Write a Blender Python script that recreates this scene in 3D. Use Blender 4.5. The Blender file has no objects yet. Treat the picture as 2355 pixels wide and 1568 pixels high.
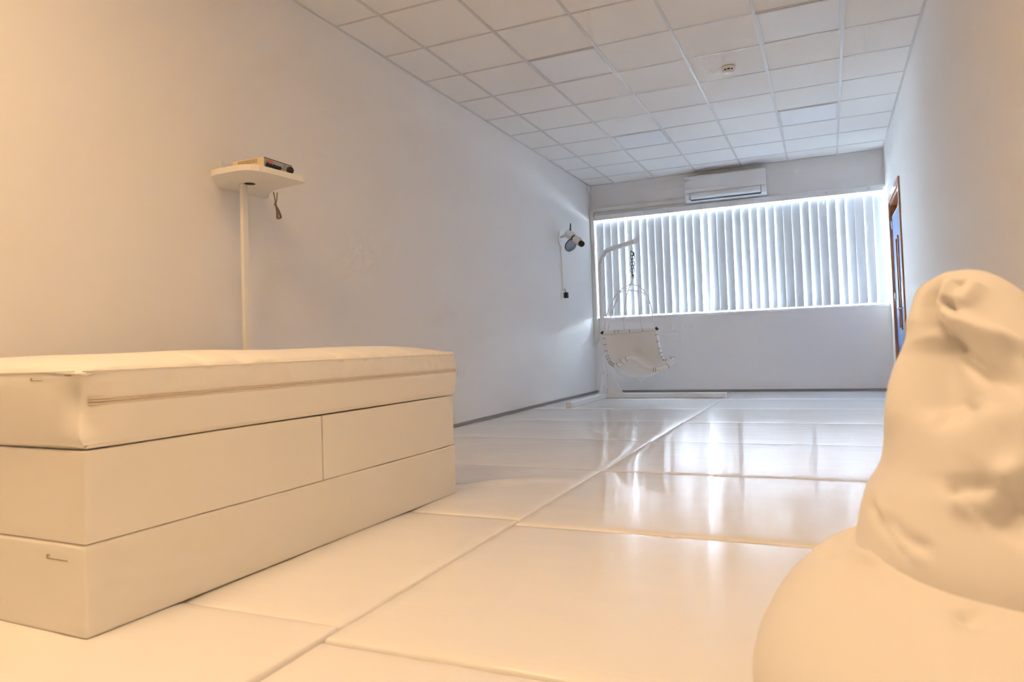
import bpy, math, random
import numpy as np
from mathutils import Vector, Matrix, noise

random.seed(7)
SC = bpy.context.scene
COL = SC.collection

# ---------------------------------------------------------------- room numbers (metres, mat tops at z = 0)
XL, XR, YF, YB = -3.183, 0.740, 9.887, -4.70
ZC = 3.067            # ceiling face
ZF = -0.05            # hard floor under the mats
GX0, GY0, GP = -2.7987, 3.4501, 0.6     # ceiling grid origin and pitch

# ---------------------------------------------------------------- camera
cam_d = bpy.data.cameras.new('camera')
cam = bpy.data.objects.new('camera', cam_d)
COL.objects.link(cam)
cam.matrix_world = Matrix(((0.918648, 0.043870, 0.392634, 0.0),
                           (0.393597, -0.015684, -0.919149, 0.0),
                           (-0.034165, 0.998914, -0.031675, 0.7162),
                           (0, 0, 0, 1)))
cam_d.sensor_width = 36.0
cam_d.sensor_fit = 'HORIZONTAL'
cam_d.lens = 1604.421 / 2355 * 36.0
cam_d.shift_x = -(1218.92 - 1177.5) / 2355
cam_d.shift_y = -(784.0 - 744.89) / 2355
cam_d.clip_start = 0.02
cam_d.dof.use_dof = True
cam_d.dof.focus_distance = 4.2
cam_d.dof.aperture_fstop = 4.0
SC.camera = cam

# ---------------------------------------------------------------- world, exposure, render quality
world = bpy.data.worlds.new('overcast_sky')
SC.world = world
world.use_nodes = True
bg = world.node_tree.nodes['Background']
bg.inputs['Color'].default_value = (0.78, 0.87, 1.0, 1)
bg.inputs['Strength'].default_value = 94.0
SKY_PANEL_WARM = (1.0, 0.64, 0.335)
LAMP_NEAR = (19.0, 12.0)     # radiance of the lit ceiling panels above the camera (left, right)
LAMP_BACK = (9.0, 6.0)      # and of the pair behind it

vs = SC.view_settings
vs.view_transform = 'Standard'
vs.look = 'None'
vs.exposure = 1.22
vs.gamma = 1.0
vs.use_curve_mapping = False
cy = SC.cycles
cy.use_denoising = True
cy.use_adaptive_sampling = True
cy.adaptive_threshold = 0.1
cy.adaptive_min_samples = 20
cy.max_bounces = 10
cy.diffuse_bounces = 6
cy.glossy_bounces = 4
cy.transmission_bounces = 8
cy.transparent_max_bounces = 8
cy.caustics_reflective = True
cy.caustics_refractive = False
cy.sample_clamp_indirect = 10.0
cy.blur_glossy = 0.6

portal_d = bpy.data.lights.new('window_portal', 'AREA')
portal_d.shape = 'RECTANGLE'
portal_d.size = 3.84
portal_d.size_y = 1.52
portal_d.cycles.is_portal = True
portal = bpy.data.objects.new('window_portal', portal_d)
COL.objects.link(portal)
portal.location = (-1.2, YF + 0.16, 1.82)
portal.rotation_euler = (math.radians(-90), 0, 0)


# ================================================================ helpers
def mat(name, color, rough=0.5, spec=0.5, metal=0.0, noise_amt=0.0, noise_scale=30.0, bump=0.0, bump_scale=200.0,
        bump_stretch=(1, 1, 1), coat=0.0, coord='Object', sheen=0.0, bump_dist=0.002):
    m = bpy.data.materials.new(name)
    m.use_nodes = True
    nt = m.node_tree
    b = nt.nodes['Principled BSDF']
    b.inputs['Base Color'].default_value = (*color, 1)
    b.inputs['Roughness'].default_value = rough
    b.inputs['Specular IOR Level'].default_value = spec
    b.inputs['Metallic'].default_value = metal
    b.inputs['Coat Weight'].default_value = coat
    b.inputs['Sheen Weight'].default_value = sheen
    tc = nt.nodes.new('ShaderNodeTexCoord')
    if noise_amt > 0:
        n = nt.nodes.new('ShaderNodeTexNoise')
        n.inputs['Scale'].default_value = noise_scale
        n.inputs['Detail'].default_value = 4
        nt.links.new(tc.outputs[coord], n.inputs['Vector'])
        mx = nt.nodes.new('ShaderNodeMix')
        mx.data_type = 'RGBA'
        mx.inputs[6].default_value = (*[c * (1 - noise_amt) for c in color], 1)
        mx.inputs[7].default_value = (*[min(1, c * (1 + noise_amt)) for c in color], 1)
        nt.links.new(n.outputs['Fac'], mx.inputs[0])
        nt.links.new(mx.outputs[2], b.inputs['Base Color'])
    if bump > 0:
        mp = nt.nodes.new('ShaderNodeMapping')
        mp.inputs['Scale'].default_value = bump_stretch
        nt.links.new(tc.outputs[coord], mp.inputs['Vector'])
        n2 = nt.nodes.new('ShaderNodeTexNoise')
        n2.inputs['Scale'].default_value = bump_scale
        n2.inputs['Detail'].default_value = 3
        nt.links.new(mp.outputs['Vector'], n2.inputs['Vector'])
        bp = nt.nodes.new('ShaderNodeBump')
        bp.inputs['Strength'].default_value = bump
        bp.inputs['Distance'].default_value = bump_dist
        nt.links.new(n2.outputs['Fac'], bp.inputs['Height'])
        nt.links.new(bp.outputs['Normal'], b.inputs['Normal'])
    return m


def emission_mat(name, color, strength):
    m = bpy.data.materials.new(name)
    m.use_nodes = True
    b = m.node_tree.nodes['Principled BSDF']
    b.inputs['Base Color'].default_value = (0.85, 0.85, 0.85, 1)
    b.inputs['Emission Color'].default_value = (*color, 1)
    b.inputs['Emission Strength'].default_value = strength
    return m


def link(o, parent=None):
    COL.objects.link(o)
    if parent is not None:
        o.parent = parent
    return o


def tag(o, label, cat, group=None):
    o['label'] = label
    o['category'] = cat
    if group:
        o['group'] = group
    return o


def empty(name, label, cat, loc=(0, 0, 0), rz=0.0, group=None):
    o = bpy.data.objects.new(name, None)
    o.empty_display_size = 0.05
    COL.objects.link(o)
    o.location = loc
    o.rotation_euler = (0, 0, rz)
    return tag(o, label, cat, group)


class MB:
    """collects shapes; build() links them as one mesh object"""
    def __init__(self):
        self.v, self.f, self.s = [], [], []

    def add(self, verts, faces, smooth=False):
        n = len(self.v)
        self.v += [tuple(p) for p in verts]
        self.f += [tuple(i + n for i in f) for f in faces]
        self.s += [smooth] * len(faces)
        return self

    def box(self, x0, x1, y0, y1, z0, z1):
        v = [(x, y, z) for x in (x0, x1) for y in (y0, y1) for z in (z0, z1)]
        return self.add(v, [(0, 1, 3, 2), (4, 6, 7, 5), (0, 4, 5, 1), (2, 3, 7, 6), (0, 2, 6, 4), (1, 5, 7, 3)])

    def bevel_box(self, x0, x1, y0, y1, z0, z1, b):
        """box with chamfered edges"""
        cx, cy_, cz = (x0 + x1) / 2, (y0 + y1) / 2, (z0 + z1) / 2
        hx, hy, hz = (x1 - x0) / 2, (y1 - y0) / 2, (z1 - z0) / 2
        b = min(b, hx * .9, hy * .9, hz * .9)
        v, key = [], {}
        for sx in (-1, 1):
            for sy in (-1, 1):
                for sz in (-1, 1):
                    for ax in range(3):
                        p = [hx * sx, hy * sy, hz * sz]
                        for k in range(3):
                            if k != ax:
                                p[k] -= b * (sx, sy, sz)[k]
                        key[(sx, sy, sz, ax)] = len(v)
                        v.append((cx + p[0], cy_ + p[1], cz + p[2]))
        f = []
        for ax in range(3):
            o1, o2 = [k for k in range(3) if k != ax]
            for s in (-1, 1):
                q = []
                for a, c in ((-1, -1), (1, -1), (1, 1), (-1, 1)):
                    sg = [0, 0, 0]
                    sg[ax], sg[o1], sg[o2] = s, a, c
                    q.append(key[(*sg, ax)])
                f.append(q)
        for ax in range(3):
            o1, o2 = [k for k in range(3) if k != ax]
            for a in (-1, 1):
                for c in (-1, 1):
                    q = []
                    for s, which in ((-1, o1), (1, o1), (1, o2), (-1, o2)):
                        sg = [0, 0, 0]
                        sg[ax], sg[o1], sg[o2] = s, a, c
                        q.append(key[(*sg, which)])
                    f.append(q)
        for sx in (-1, 1):
            for sy in (-1, 1):
                for sz in (-1, 1):
                    f.append([key[(sx, sy, sz, k)] for k in range(3)])
        return self.add(v, f)

    def prism(self, poly, axis, a0, a1, smooth=False):
        """polygon of 2-D points extruded along axis (0 x, 1 y, 2 z)"""
        def pt(p, a):
            q = list(p)
            q.insert(axis, a)
            return q
        n = len(poly)
        v = [pt(p, a0) for p in poly] + [pt(p, a1) for p in poly]
        self.add(v, [tuple(range(n - 1, -1, -1)), tuple(range(n, 2 * n))])
        self.add(v, [(i, (i + 1) % n, n + (i + 1) % n, n + i) for i in range(n)], smooth)
        return self

    def tube(self, path, r, n=10, closed=False, caps=True):
        path = [Vector(p) for p in path]
        m = len(path)
        rad = r if isinstance(r, (list, tuple)) else [r] * m
        v, f = [], []
        up = None
        for i, p in enumerate(path):
            if closed:
                t = path[(i + 1) % m] - path[i - 1]
            else:
                t = path[min(i + 1, m - 1)] - path[max(i - 1, 0)]
            t.normalize()
            if up is None:
                up = Vector((0, 0, 1)) if abs(t.z) < .9 else Vector((1, 0, 0))
            a = t.cross(up)
            if a.length < 1e-6:
                a = t.orthogonal()
            a.normalize()
            up = a.cross(t).normalized()
            for k in range(n):
                w = 2 * math.pi * k / n
                v.append(p + (a * math.cos(w) + up * math.sin(w)) * rad[i])
        rng = m if closed else m - 1
        for i in range(rng):
            j = (i + 1) % m
            for k in range(n):
                l = (k + 1) % n
                f.append((i * n + k, i * n + l, j * n + l, j * n + k))
        self.add(v, f, True)
        if caps and not closed:
            self.add(v[:n], [tuple(range(n))])
            self.add(v[-n:], [tuple(range(n - 1, -1, -1))])
        return self

    def lathe(self, prof, c, axis=(0, 0, 1), n=28):
        """profile of (radius, height) about a centre"""
        z = Vector(axis).normalized()
        x = z.orthogonal().normalized()
        y = z.cross(x)
        c = Vector(c)
        v, f = [], []
        for r, h in prof:
            for k in range(n):
                w = 2 * math.pi * k / n
                v.append(c + z * h + (x * math.cos(w) + y * math.sin(w)) * max(r, 1e-5))
        for i in range(len(prof) - 1):
            for k in range(n):
                l = (k + 1) % n
                f.append((i * n + k, i * n + l, (i + 1) * n + l, (i + 1) * n + k))
        return self.add(v, f, True)

    def grid(self, P, smooth=True):
        """P[i][j] points"""
        a, b = len(P), len(P[0])
        return self.add([p for r in P for p in r],
                        [(i * b + j, i * b + j + 1, (i + 1) * b + j + 1, (i + 1) * b + j)
                         for i in range(a - 1) for j in range(b - 1)], smooth)

    def build(self, name, material, parent=None, fix=True, merge=False):
        me = bpy.data.meshes.new(name)
        me.from_pydata(self.v, [], self.f)
        me.polygons.foreach_set('use_smooth', self.s)
        if fix or merge:
            import bmesh
            bm = bmesh.new()
            bm.from_mesh(me)
            if merge:
                bmesh.ops.remove_doubles(bm, verts=bm.verts, dist=1e-5)
            if fix:
                bmesh.ops.recalc_face_normals(bm, faces=bm.faces)
            bm.to_mesh(me)
            bm.free()
        me.materials.append(material)
        me.update()
        return link(bpy.data.objects.new(name, me), parent)


def structure(o):
    o['kind'] = 'structure'
    return o


def spline(pts, n=8, closed=False):
    """Catmull-Rom through points"""
    P = [Vector(p) for p in pts]
    m = len(P)
    out = []
    for i in range(m if closed else m - 1):
        p1, p2 = P[i], P[(i + 1) % m]
        p0 = P[i - 1] if (closed or i > 0) else p1 * 2 - p2
        p3 = P[(i + 2) % m] if (closed or i + 2 < m) else p2 * 2 - p1
        for k in range(n):
            t = k / n
            out.append(0.5 * ((2 * p1) + (p2 - p0) * t + (2 * p0 - 5 * p1 + 4 * p2 - p3) * t * t
                              + (3 * p1 - p0 - 3 * p2 + p3) * t ** 3))
    if not closed:
        out.append(P[-1])
    return out


def nz(x, y, z=0.0):
    return noise.noise(Vector((x, y, z)))


def sstep(a, b, x):
    t = min(1, max(0, (x - a) / (b - a)))
    return t * t * (3 - 2 * t)


def soft_block(x0, x1, y0, y1, z0, z1, r, nx, ny, nz_, disp=None, edge=3):
    """rounded, subdivided cushion box; disp(p, n) -> offset along n"""
    lo, hi = np.array([x0, y0, z0]), np.array([x1, y1, z1])
    N = [nx, ny, nz_]
    ticks = []
    for k in range(3):
        inner = np.linspace(lo[k] + r, hi[k] - r, N[k] + 1)
        a = lo[k] + r * (1 - np.cos(np.linspace(0, math.pi / 2, edge + 1)))[:-1]
        ticks.append(np.concatenate([a, inner, (lo[k] + hi[k] - a)[::-1]]))
    idx, V, F = {}, [], []

    def vert(i, j, k):
        key = (i, j, k)
        if key in idx:
            return idx[key]
        p = np.array([ticks[0][i], ticks[1][j], ticks[2][k]])
        c = np.clip(p, lo + r, hi - r)
        d = p - c
        # normal from a box-to-sphere map
        face = np.array([(-1 if i == 0 else 1 if i == len(ticks[0]) - 1 else 0),
                         (-1 if j == 0 else 1 if j == len(ticks[1]) - 1 else 0),
                         (-1 if k == 0 else 1 if k == len(ticks[2]) - 1 else 0)], float)
        L = np.linalg.norm(d)
        nrm = d / L if L > 1e-9 else face / np.linalg.norm(face)
        q = c + nrm * r
        if disp:
            q = q + np.array(disp(q, nrm))
        idx[key] = len(V)
        V.append(tuple(q))
        return idx[key]
    n0, n1, n2 = len(ticks[0]) - 1, len(ticks[1]) - 1, len(ticks[2]) - 1
    for i in (0, n0):
        for j in range(n1):
            for k in range(n2):
                F.append((vert(i, j, k), vert(i, j + 1, k), vert(i, j + 1, k + 1), vert(i, j, k + 1)))
    for j in (0, n1):
        for i in range(n0):
            for k in range(n2):
                F.append((vert(i, j, k), vert(i + 1, j, k), vert(i + 1, j, k + 1), vert(i, j, k + 1)))
    for k in (0, n2):
        for i in range(n0):
            for j in range(n1):
                F.append((vert(i, j, k), vert(i + 1, j, k), vert(i + 1, j + 1, k), vert(i, j + 1, k)))
    return MB().add(V, F, True)


# ================================================================ materials
M = {}
M['wall'] = mat('painted_wall', (0.86, 0.85, 0.845), 0.75, 0.25, noise_amt=0.012, noise_scale=3, bump=0.12, bump_scale=260)
M['wall_far'] = M['wall']
M['ceiling_tile'] = mat('mineral_ceiling_tile', (0.90, 0.89, 0.875), 0.9, 0.15, noise_amt=0.025, noise_scale=350, bump=0.2, bump_scale=400)
M['grid_white'] = mat('white_grid_steel', (0.68, 0.68, 0.68), 0.28, 0.5, noise_amt=0.01)
M['carpet'] = mat('dark_floor', (0.16, 0.15, 0.145), 0.9, 0.1, noise_amt=0.1, noise_scale=200)
M['skirting'] = mat('grey_vinyl_skirting', (0.30, 0.29, 0.285), 0.5, 0.4, noise_amt=0.03)
M['mat_vinyl'] = mat('glossy_white_vinyl', (0.87, 0.867, 0.865), 0.16, 0.30, noise_amt=0.012, noise_scale=2.0,
                     bump=0.25, bump_scale=7, bump_stretch=(0.10, 12, 1), bump_dist=0.0016)
# the vinyl is calendered: its gloss smears along the mats' short way
nt = M['mat_vinyl'].node_tree
tv = nt.nodes.new('ShaderNodeCombineXYZ')
tv.inputs[1].default_value = 1.0
nt.links.new(tv.outputs[0], nt.nodes['Principled BSDF'].inputs['Tangent'])
nt.nodes['Principled BSDF'].inputs['Anisotropic'].default_value = 0.90
M['bed_vinyl'] = mat('cream_vinyl', (0.83, 0.81, 0.765), 0.42, 0.45, noise_amt=0.012, noise_scale=4, bump=0.1, bump_scale=500)
M['bag_fabric'] = mat('white_bean_bag_fabric', (0.76, 0.745, 0.73), 0.62, 0.3, noise_amt=0.01, noise_scale=6, bump=0.12, bump_scale=700, sheen=0.15)
M['zip'] = mat('zip_tape', (0.74, 0.68, 0.60), 0.6, 0.3, noise_amt=0.05, noise_scale=300)
M['zip_coil'] = mat('zip_coil', (0.62, 0.54, 0.46), 0.5, 0.4, noise_amt=0.1, noise_scale=600)
M['print'] = mat('grey_print', (0.40, 0.36, 0.28), 0.6, 0.3, noise_amt=0.02)
M['melamine'] = mat('white_melamine', (0.84, 0.82, 0.775), 0.35, 0.5, noise_amt=0.01)
M['pvc'] = mat('cream_pvc_trunking', (0.78, 0.755, 0.70), 0.45, 0.4, noise_amt=0.01)
M['pvc_white'] = mat('white_plastic', (0.84, 0.845, 0.85), 0.32, 0.5, noise_amt=0.008)
M['ac_white'] = mat('air_conditioner_plastic', (0.82, 0.82, 0.825), 0.28, 0.5, noise_amt=0.008)
M['dark_slot'] = mat('dark_slot', (0.05, 0.07, 0.09), 0.6, 0.2, noise_amt=0.02)
M['black'] = mat('black_plastic', (0.012, 0.012, 0.014), 0.45, 0.5, noise_amt=0.02)
M['amp_case'] = mat('beige_steel_case', (0.78, 0.66, 0.44), 0.5, 0.4, noise_amt=0.02)
M['amp_slot'] = mat('beige_shadow_slot', (0.30, 0.22, 0.12), 0.8, 0.1, noise_amt=0.02)
M['amp_face'] = mat('grey_front_panel', (0.42, 0.41, 0.42), 0.4, 0.5, noise_amt=0.02)
M['amp_dark'] = mat('dark_print', (0.08, 0.075, 0.075), 0.6, 0.3, noise_amt=0.02)
M['red'] = mat('red_print', (0.75, 0.10, 0.05), 0.5, 0.4, noise_amt=0.02)
M['cord'] = mat('grey_brown_cable', (0.30, 0.255, 0.20), 0.6, 0.3, noise_amt=0.05)
M['paint_white'] = mat('white_painted_steel', (0.80, 0.80, 0.81), 0.35, 0.5, noise_amt=0.01)
M['canvas'] = mat('off_white_canvas', (0.86, 0.85, 0.835), 0.65, 0.3, noise_amt=0.02, noise_scale=20, bump=0.2, bump_scale=300)
M['steel'] = mat('steel_chain', (0.10, 0.09, 0.085), 0.45, 0.5, metal=0.3, noise_amt=0.05)
M['lace'] = mat('brown_lace', (0.17, 0.135, 0.115), 0.7, 0.2, noise_amt=0.05)
M['wood'] = mat('varnished_wood', (0.36, 0.16, 0.075), 0.32, 0.5, noise_amt=0.18, noise_scale=18, bump_stretch=(1, 1, .1))
M['door_blue'] = mat('blue_door_laminate', (0.085, 0.19, 0.46), 0.35, 0.5, noise_amt=0.02)
M['door_glass'] = mat('wired_glass', (0.23, 0.36, 0.44), 0.08, 0.6, noise_amt=0.03)
M['chrome'] = mat('satin_steel', (0.6, 0.6, 0.62), 0.25, 0.5, metal=1.0, noise_amt=0.02)
M['upvc'] = mat('white_upvc', (0.82, 0.83, 0.84), 0.3, 0.5, noise_amt=0.01)
M['lens'] = mat('blue_grey_wheel', (0.30, 0.36, 0.47), 0.15, 0.6, noise_amt=0.03)
M['panel_off'] = mat('opal_diffuser', (0.86, 0.87, 0.89), 0.5, 0.4, noise_amt=0.005)
for i_, sd_ in enumerate(('left', 'right')):
    M['panel_lit_-5' + sd_] = emission_mat('opal_diffuser_lit', SKY_PANEL_WARM, LAMP_NEAR[i_])
    M['panel_lit_-9' + sd_] = emission_mat('opal_diffuser_lit', SKY_PANEL_WARM, LAMP_BACK[i_])

# blind fabric: reflects and lets daylight through
m = bpy.data.materials.new('blind_fabric')
m.use_nodes = True
nt = m.node_tree
for n_ in list(nt.nodes):
    nt.nodes.remove(n_)
out = nt.nodes.new('ShaderNodeOutputMaterial')
dif = nt.nodes.new('ShaderNodeBsdfDiffuse')
trl = nt.nodes.new('ShaderNodeBsdfTranslucent')
mixs = nt.nodes.new('ShaderNodeMixShader')
tc = nt.nodes.new('ShaderNodeTexCoord')
no = nt.nodes.new('ShaderNodeTexNoise')
no.inputs['Scale'].default_value = 8
cr = nt.nodes.new('ShaderNodeMix')
cr.data_type = 'RGBA'
cr.inputs[6].default_value = (0.58, 0.605, 0.63, 1)
cr.inputs[7].default_value = (0.63, 0.65, 0.68, 1)
nt.links.new(tc.outputs['Object'], no.inputs['Vector'])
nt.links.new(no.outputs['Fac'], cr.inputs[0])
nt.links.new(cr.outputs[2], dif.inputs['Color'])
nt.links.new(cr.outputs[2], trl.inputs['Color'])
mixs.inputs[0].default_value = 0.0024
nt.links.new(dif.outputs[0], mixs.inputs[1])
nt.links.new(trl.outputs[0], mixs.inputs[2])
nt.links.new(mixs.outputs[0], out.inputs['Surface'])
M['blind'] = m

# window glass: clear with a little reflection
m = bpy.data.materials.new('window_glass')
m.use_nodes = True
nt = m.node_tree
for n_ in list(nt.nodes):
    nt.nodes.remove(n_)
out = nt.nodes.new('ShaderNodeOutputMaterial')
tr = nt.nodes.new('ShaderNodeBsdfTransparent')
tr.inputs['Color'].default_value = (0.95, 0.98, 0.98, 1)
gl = nt.nodes.new('ShaderNodeBsdfGlossy')
gl.inputs['Roughness'].default_value = 0.02
fr = nt.nodes.new('ShaderNodeFresnel')
fr.inputs['IOR'].default_value = 1.3
mixs = nt.nodes.new('ShaderNodeMixShader')
nt.links.new(fr.outputs[0], mixs.inputs[0])
nt.links.new(tr.outputs[0], mixs.inputs[1])
nt.links.new(gl.outputs[0], mixs.inputs[2])
nt.links.new(mixs.outputs[0], out.inputs['Surface'])
M['glass'] = m


# ================================================================ room shell
T = 0.22
structure(MB().box(XL - T, XR + T, YB - T, YF + T, ZF - 0.1, ZF).build('floor', M['carpet']))
structure(MB().box(XL - T, XL, YB - T, YF + T, ZF, ZC + 0.3).build('wall_left', M['wall']))
structure(MB().box(XL, XR, YB - T, YB, ZF, ZC + 0.3).build('wall_back', M['wall']))
WX0, WX1, WZ0, WZ1 = -3.118, 0.722, 1.062, 2.575      # window opening
w = MB()
w.box(XL, WX0, YF, YF + T, ZF, ZC + 0.3).box(WX1, XR, YF, YF + T, ZF, ZC + 0.3)
w.box(WX0, WX1, YF, YF + T, ZF, WZ0).box(WX0, WX1, YF, YF + T, WZ1, ZC + 0.3)
structure(w.build('wall_far', M['wall_far']))
DY0, DY1, DZ1 = 8.17, 9.33, 2.27                      # door opening in the right wall
w = MB()
w.box(XR, XR + T, YB - T, DY0, ZF, ZC + 0.3).box(XR, XR + T, DY1, YF + T, ZF, ZC + 0.3)
w.box(XR, XR + T, DY0, DY1, DZ1, ZC + 0.3)
w.box(XR + T, XR + T + .02, DY0 - .1, DY1 + .1, ZF, DZ1 + .1)
structure(w.build('wall_right', M['wall']))

# skirting strips
structure(MB().box(XL, XL + 0.012, YB, YF, ZF, 0.028).build('baseboard_left', M['skirting']))
structure(MB().box(XL + 0.012, XR - 0.012, YF - 0.012, YF, ZF, 0.030).build('baseboard_far', M['skirting']))
b_ = MB().box(XR - 0.012, XR, YB, DY0 - 0.07, ZF, 0.028)
b_.box(XR - 0.012, XR, DY1 + 0.07, YF, ZF, 0.028)
structure(b_.build('baseboard_right', M['skirting']))

# ---- suspended ceiling: slab above, exposed grid, one tile per cell
ceiling = structure(MB().box(XL, XR, YB, YF, ZC + 0.12, ZC + 0.3).build('ceiling', M['ceiling_tile']))
gxs = [GX0 + i * GP for i in range(6)]
gys = [GY0 + i * GP for i in range(-14, 11)]
xs_ = [XL] + gxs + [XR]
ys_ = [YB] + [y for y in gys if YB < y < YF] + [YF]
BAR = 0.024
for i, x in enumerate(gxs):
    MB().box(x - BAR / 2, x + BAR / 2, YB, YF, ZC - 0.001, ZC + 0.035).build('main_tee', M['grid_white'], ceiling)
for y in ys_[1:-1]:
    MB().box(XL, XR, y - 0.009, y + 0.009, ZC + 0.0005, ZC + 0.032).build('cross_tee', M['grid_white'], ceiling)
for nm, a in (('edge_angle', (XL, XL + 0.02, YB, YF)), ('edge_angle', (XR - 0.02, XR, YB, YF)), ('edge_angle', (XL, XR, YF - 0.02, YF)), ('edge_angle', (XL, XR, YB, YB + .02))):
    MB().box(*a, ZC - 0.0015, ZC + 0.02).build(nm, M['grid_white'], ceiling)
LIGHT_ROWS = [GY0 + GP * k for k in (-9, -5, -1, 3, 7)]
light_cells = [(gxs[1], y) for y in LIGHT_ROWS] + [(gxs[4], y) for y in LIGHT_ROWS]
tile_mesh = {}
rt = random.Random(3)
for i in range(len(xs_) - 1):
    for j in range(len(ys_) - 1):
        x0, x1, y0, y1 = xs_[i], xs_[i + 1], ys_[j], ys_[j + 1]
        if any(abs(x0 - lx) < .01 and abs(y0 - ly) < .01 for lx, ly in light_cells):
            continue
        key = (round(x1 - x0, 3), round(y1 - y0, 3))
        if key not in tile_mesh:
            hx, hy = key[0] / 2 - 0.004, key[1] / 2 - 0.004
            o = MB().box(-hx, hx, -hy, hy, 0, 0.018).build('ceiling_tile', M['ceiling_tile'], ceiling)
            tile_mesh[key] = o.data
        else:
            o = link(bpy.data.objects.new('ceiling_tile', tile_mesh[key]), ceiling)
        o.location = ((x0 + x1) / 2, (y0 + y1) / 2, ZC + 0.0035 + rt.uniform(0, .0012))
        o.rotation_euler = (rt.uniform(-.0012, .0012), rt.uniform(-.0012, .0012), 0)

# ---- recessed light panels (unlit in view, lit near the camera)
def light_panel(x, y, diff, label):
    t = empty('ceiling_light_panel', label, 'ceiling light', (x + .3, y + .3, ZC), group='square recessed light panels')
    f = MB()
    for a in ((-.288, .288, -.288, -.272), (-.288, .288, .272, .288), (-.288, -.272, -.272, .272), (.272, .288, -.272, .272)):
        f.box(*a, -0.004, 0.03)
    f.build('frame', M['grid_white'], t)
    MB().box(-.272, .272, -.272, .272, 0.001, 0.012).build('diffuser', diff, t)
    return t


pl = {3: 'nearer', 7: 'farther'}
for k in (-9, -5, -1, 3, 7):
    for side, gi in (('left', 1), ('right', 4)):
        y = GY0 + GP * k
        if k in (-5, -9):
            light_panel(gxs[gi], y, M['panel_lit_%d%s' % (k, side)], 'lit warm white ceiling panel on the %s side %s the camera' % (side, 'above' if k == -5 else 'behind'))
        elif k == -1:
            pass
        else:
            light_panel(gxs[gi], y, M['panel_off'],
                        'unlit white square ceiling light panel, %s one of the %s pair' % (pl[k], side))
# cells of the panels that are out of view are closed with plain tiles
for k in (-1,):
    for gi in (1, 4):
        x0, y0 = gxs[gi], GY0 + GP * k
        o = link(bpy.data.objects.new('ceiling_tile', tile_mesh[(0.6, 0.6)]), ceiling)
        o.location = (x0 + .3, y0 + .3, ZC + 0.004)

# ================================================================ window, blinds
win = structure(bpy.data.objects.new('window_1', None))
COL.objects.link(win)
wy0, wy1 = YF + 0.13, YF + 0.19
f = MB()
f.box(WX0, WX1, wy0, wy1, WZ0, WZ0 + .06).box(WX0, WX1, wy0, wy1, WZ1 - .06, WZ1)
f.box(WX0, WX0 + .06, wy0, wy1, WZ0 + .06, WZ1 - .06).box(WX1 - .06, WX1, wy0, wy1, WZ0 + .06, WZ1 - .06)
f.build('window_frame', M['upvc'], win)
npan = 4
for i in range(1, npan):
    xm = WX0 + (WX1 - WX0) * i / npan
    MB().box(xm - .022, xm + .022, wy0, wy1, WZ0 + .06, WZ1 - .06).build('mullion', M['upvc'], win)
for i in range(npan):
    a, c = WX0 + (WX1 - WX0) * i / npan, WX0 + (WX1 - WX0) * (i + 1) / npan
    MB().box(a + .03, c - .03, YF + .158, YF + .162, WZ0 + .05, WZ1 - .05).build('pane', M['glass'], win)
structure(MB().bevel_box(WX0, WX1, YF - 0.006, YF + 0.13, WZ0, WZ0 + 0.036, .004).build('trim_1', M['upvc']))

blind = empty('vertical_blind', 'white vertical blind with hanging fabric slats across the wide window', 'blind', (0, YF, 1.1))
by = 0.000
MB().bevel_box(WX0 + .003, WX1 - .004, -.064, -.004, 2.530 - 1.1, 2.612 - 1.1, .006).build('headrail', M['upvc'], blind)
for xx in (-2.35, -1.55, -0.75, 0.05, .55):
    MB().lathe([(0, .003), (.007, .002), (.008, 0)], (xx, -.0642, 1.474), (0, -1, 0), 10).build('screw', M['chrome'], blind)
OPEN = [2, 1, .6, 3.1, 2.4, 2, 2.2, 1, 1.7, 1.6, 2.9, 2.2, 1.5, 2.3, 4.0, .4, 1, 2.2, 2.9, 2.3, 3.0, 1.8, 3.1, .6, .7, 1.2, 3.2, 1.6, 1.2, 2.2, 3.5, .3, 1.2, 2, 1]
NS = len(OPEN)                      # how far each slat is turned, left to right
SP = (0.694 - (-3.105)) / NS
rs = random.Random(21)
slat_pts = []
for i in range(NS):
    cx = -3.105 + SP * (i + .5)
    a0 = -math.radians(1.5 + 1.1 * OPEN[i] ** 1.8 + rs.uniform(-.5, .5))
    a1 = -math.radians(2.0 + 2.9 * OPEN[i] ** 1.75 + rs.uniform(-.5, .5))
    hw = 0.0600
    ztop, zbot = 2.516 - 1.1, 1.112 - 1.1
    P = []
    nzv = 14
    ph = rs.uniform(0, 6)
    for k in range(nzv + 1):
        t = k / nzv
        z = ztop + (zbot - ztop) * t
        a = a0 + (a1 - a0) * t * t + math.radians(1.2) * math.sin(3 * t + ph)
        row = []
        for s in (-1, -.5, 0, .5, 1):
            bow = 0.004 * (1 - s * s)
            dx = s * hw * math.cos(a) + bow * math.sin(a)
            dy = s * hw * math.sin(a) - bow * math.cos(a)
            row.append((cx + dx, by + dy, z))
        P.append(row)
    sl = MB().grid(P).build('slat', M['blind'], blind, fix=False)
    # weight in the hem
    l, r_ = Vector(P[-1][0]), Vector(P[-1][-1])
    q = [l.lerp(r_, .04), l.lerp(r_, .96)]
    MB().tube([q[0] + Vector((0, 0, .012)), q[1] + Vector((0, 0, .012))], [.0035, .0035], 6).build('weight', M['upvc'], sl)
    slat_pts.append((l, r_))
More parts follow.
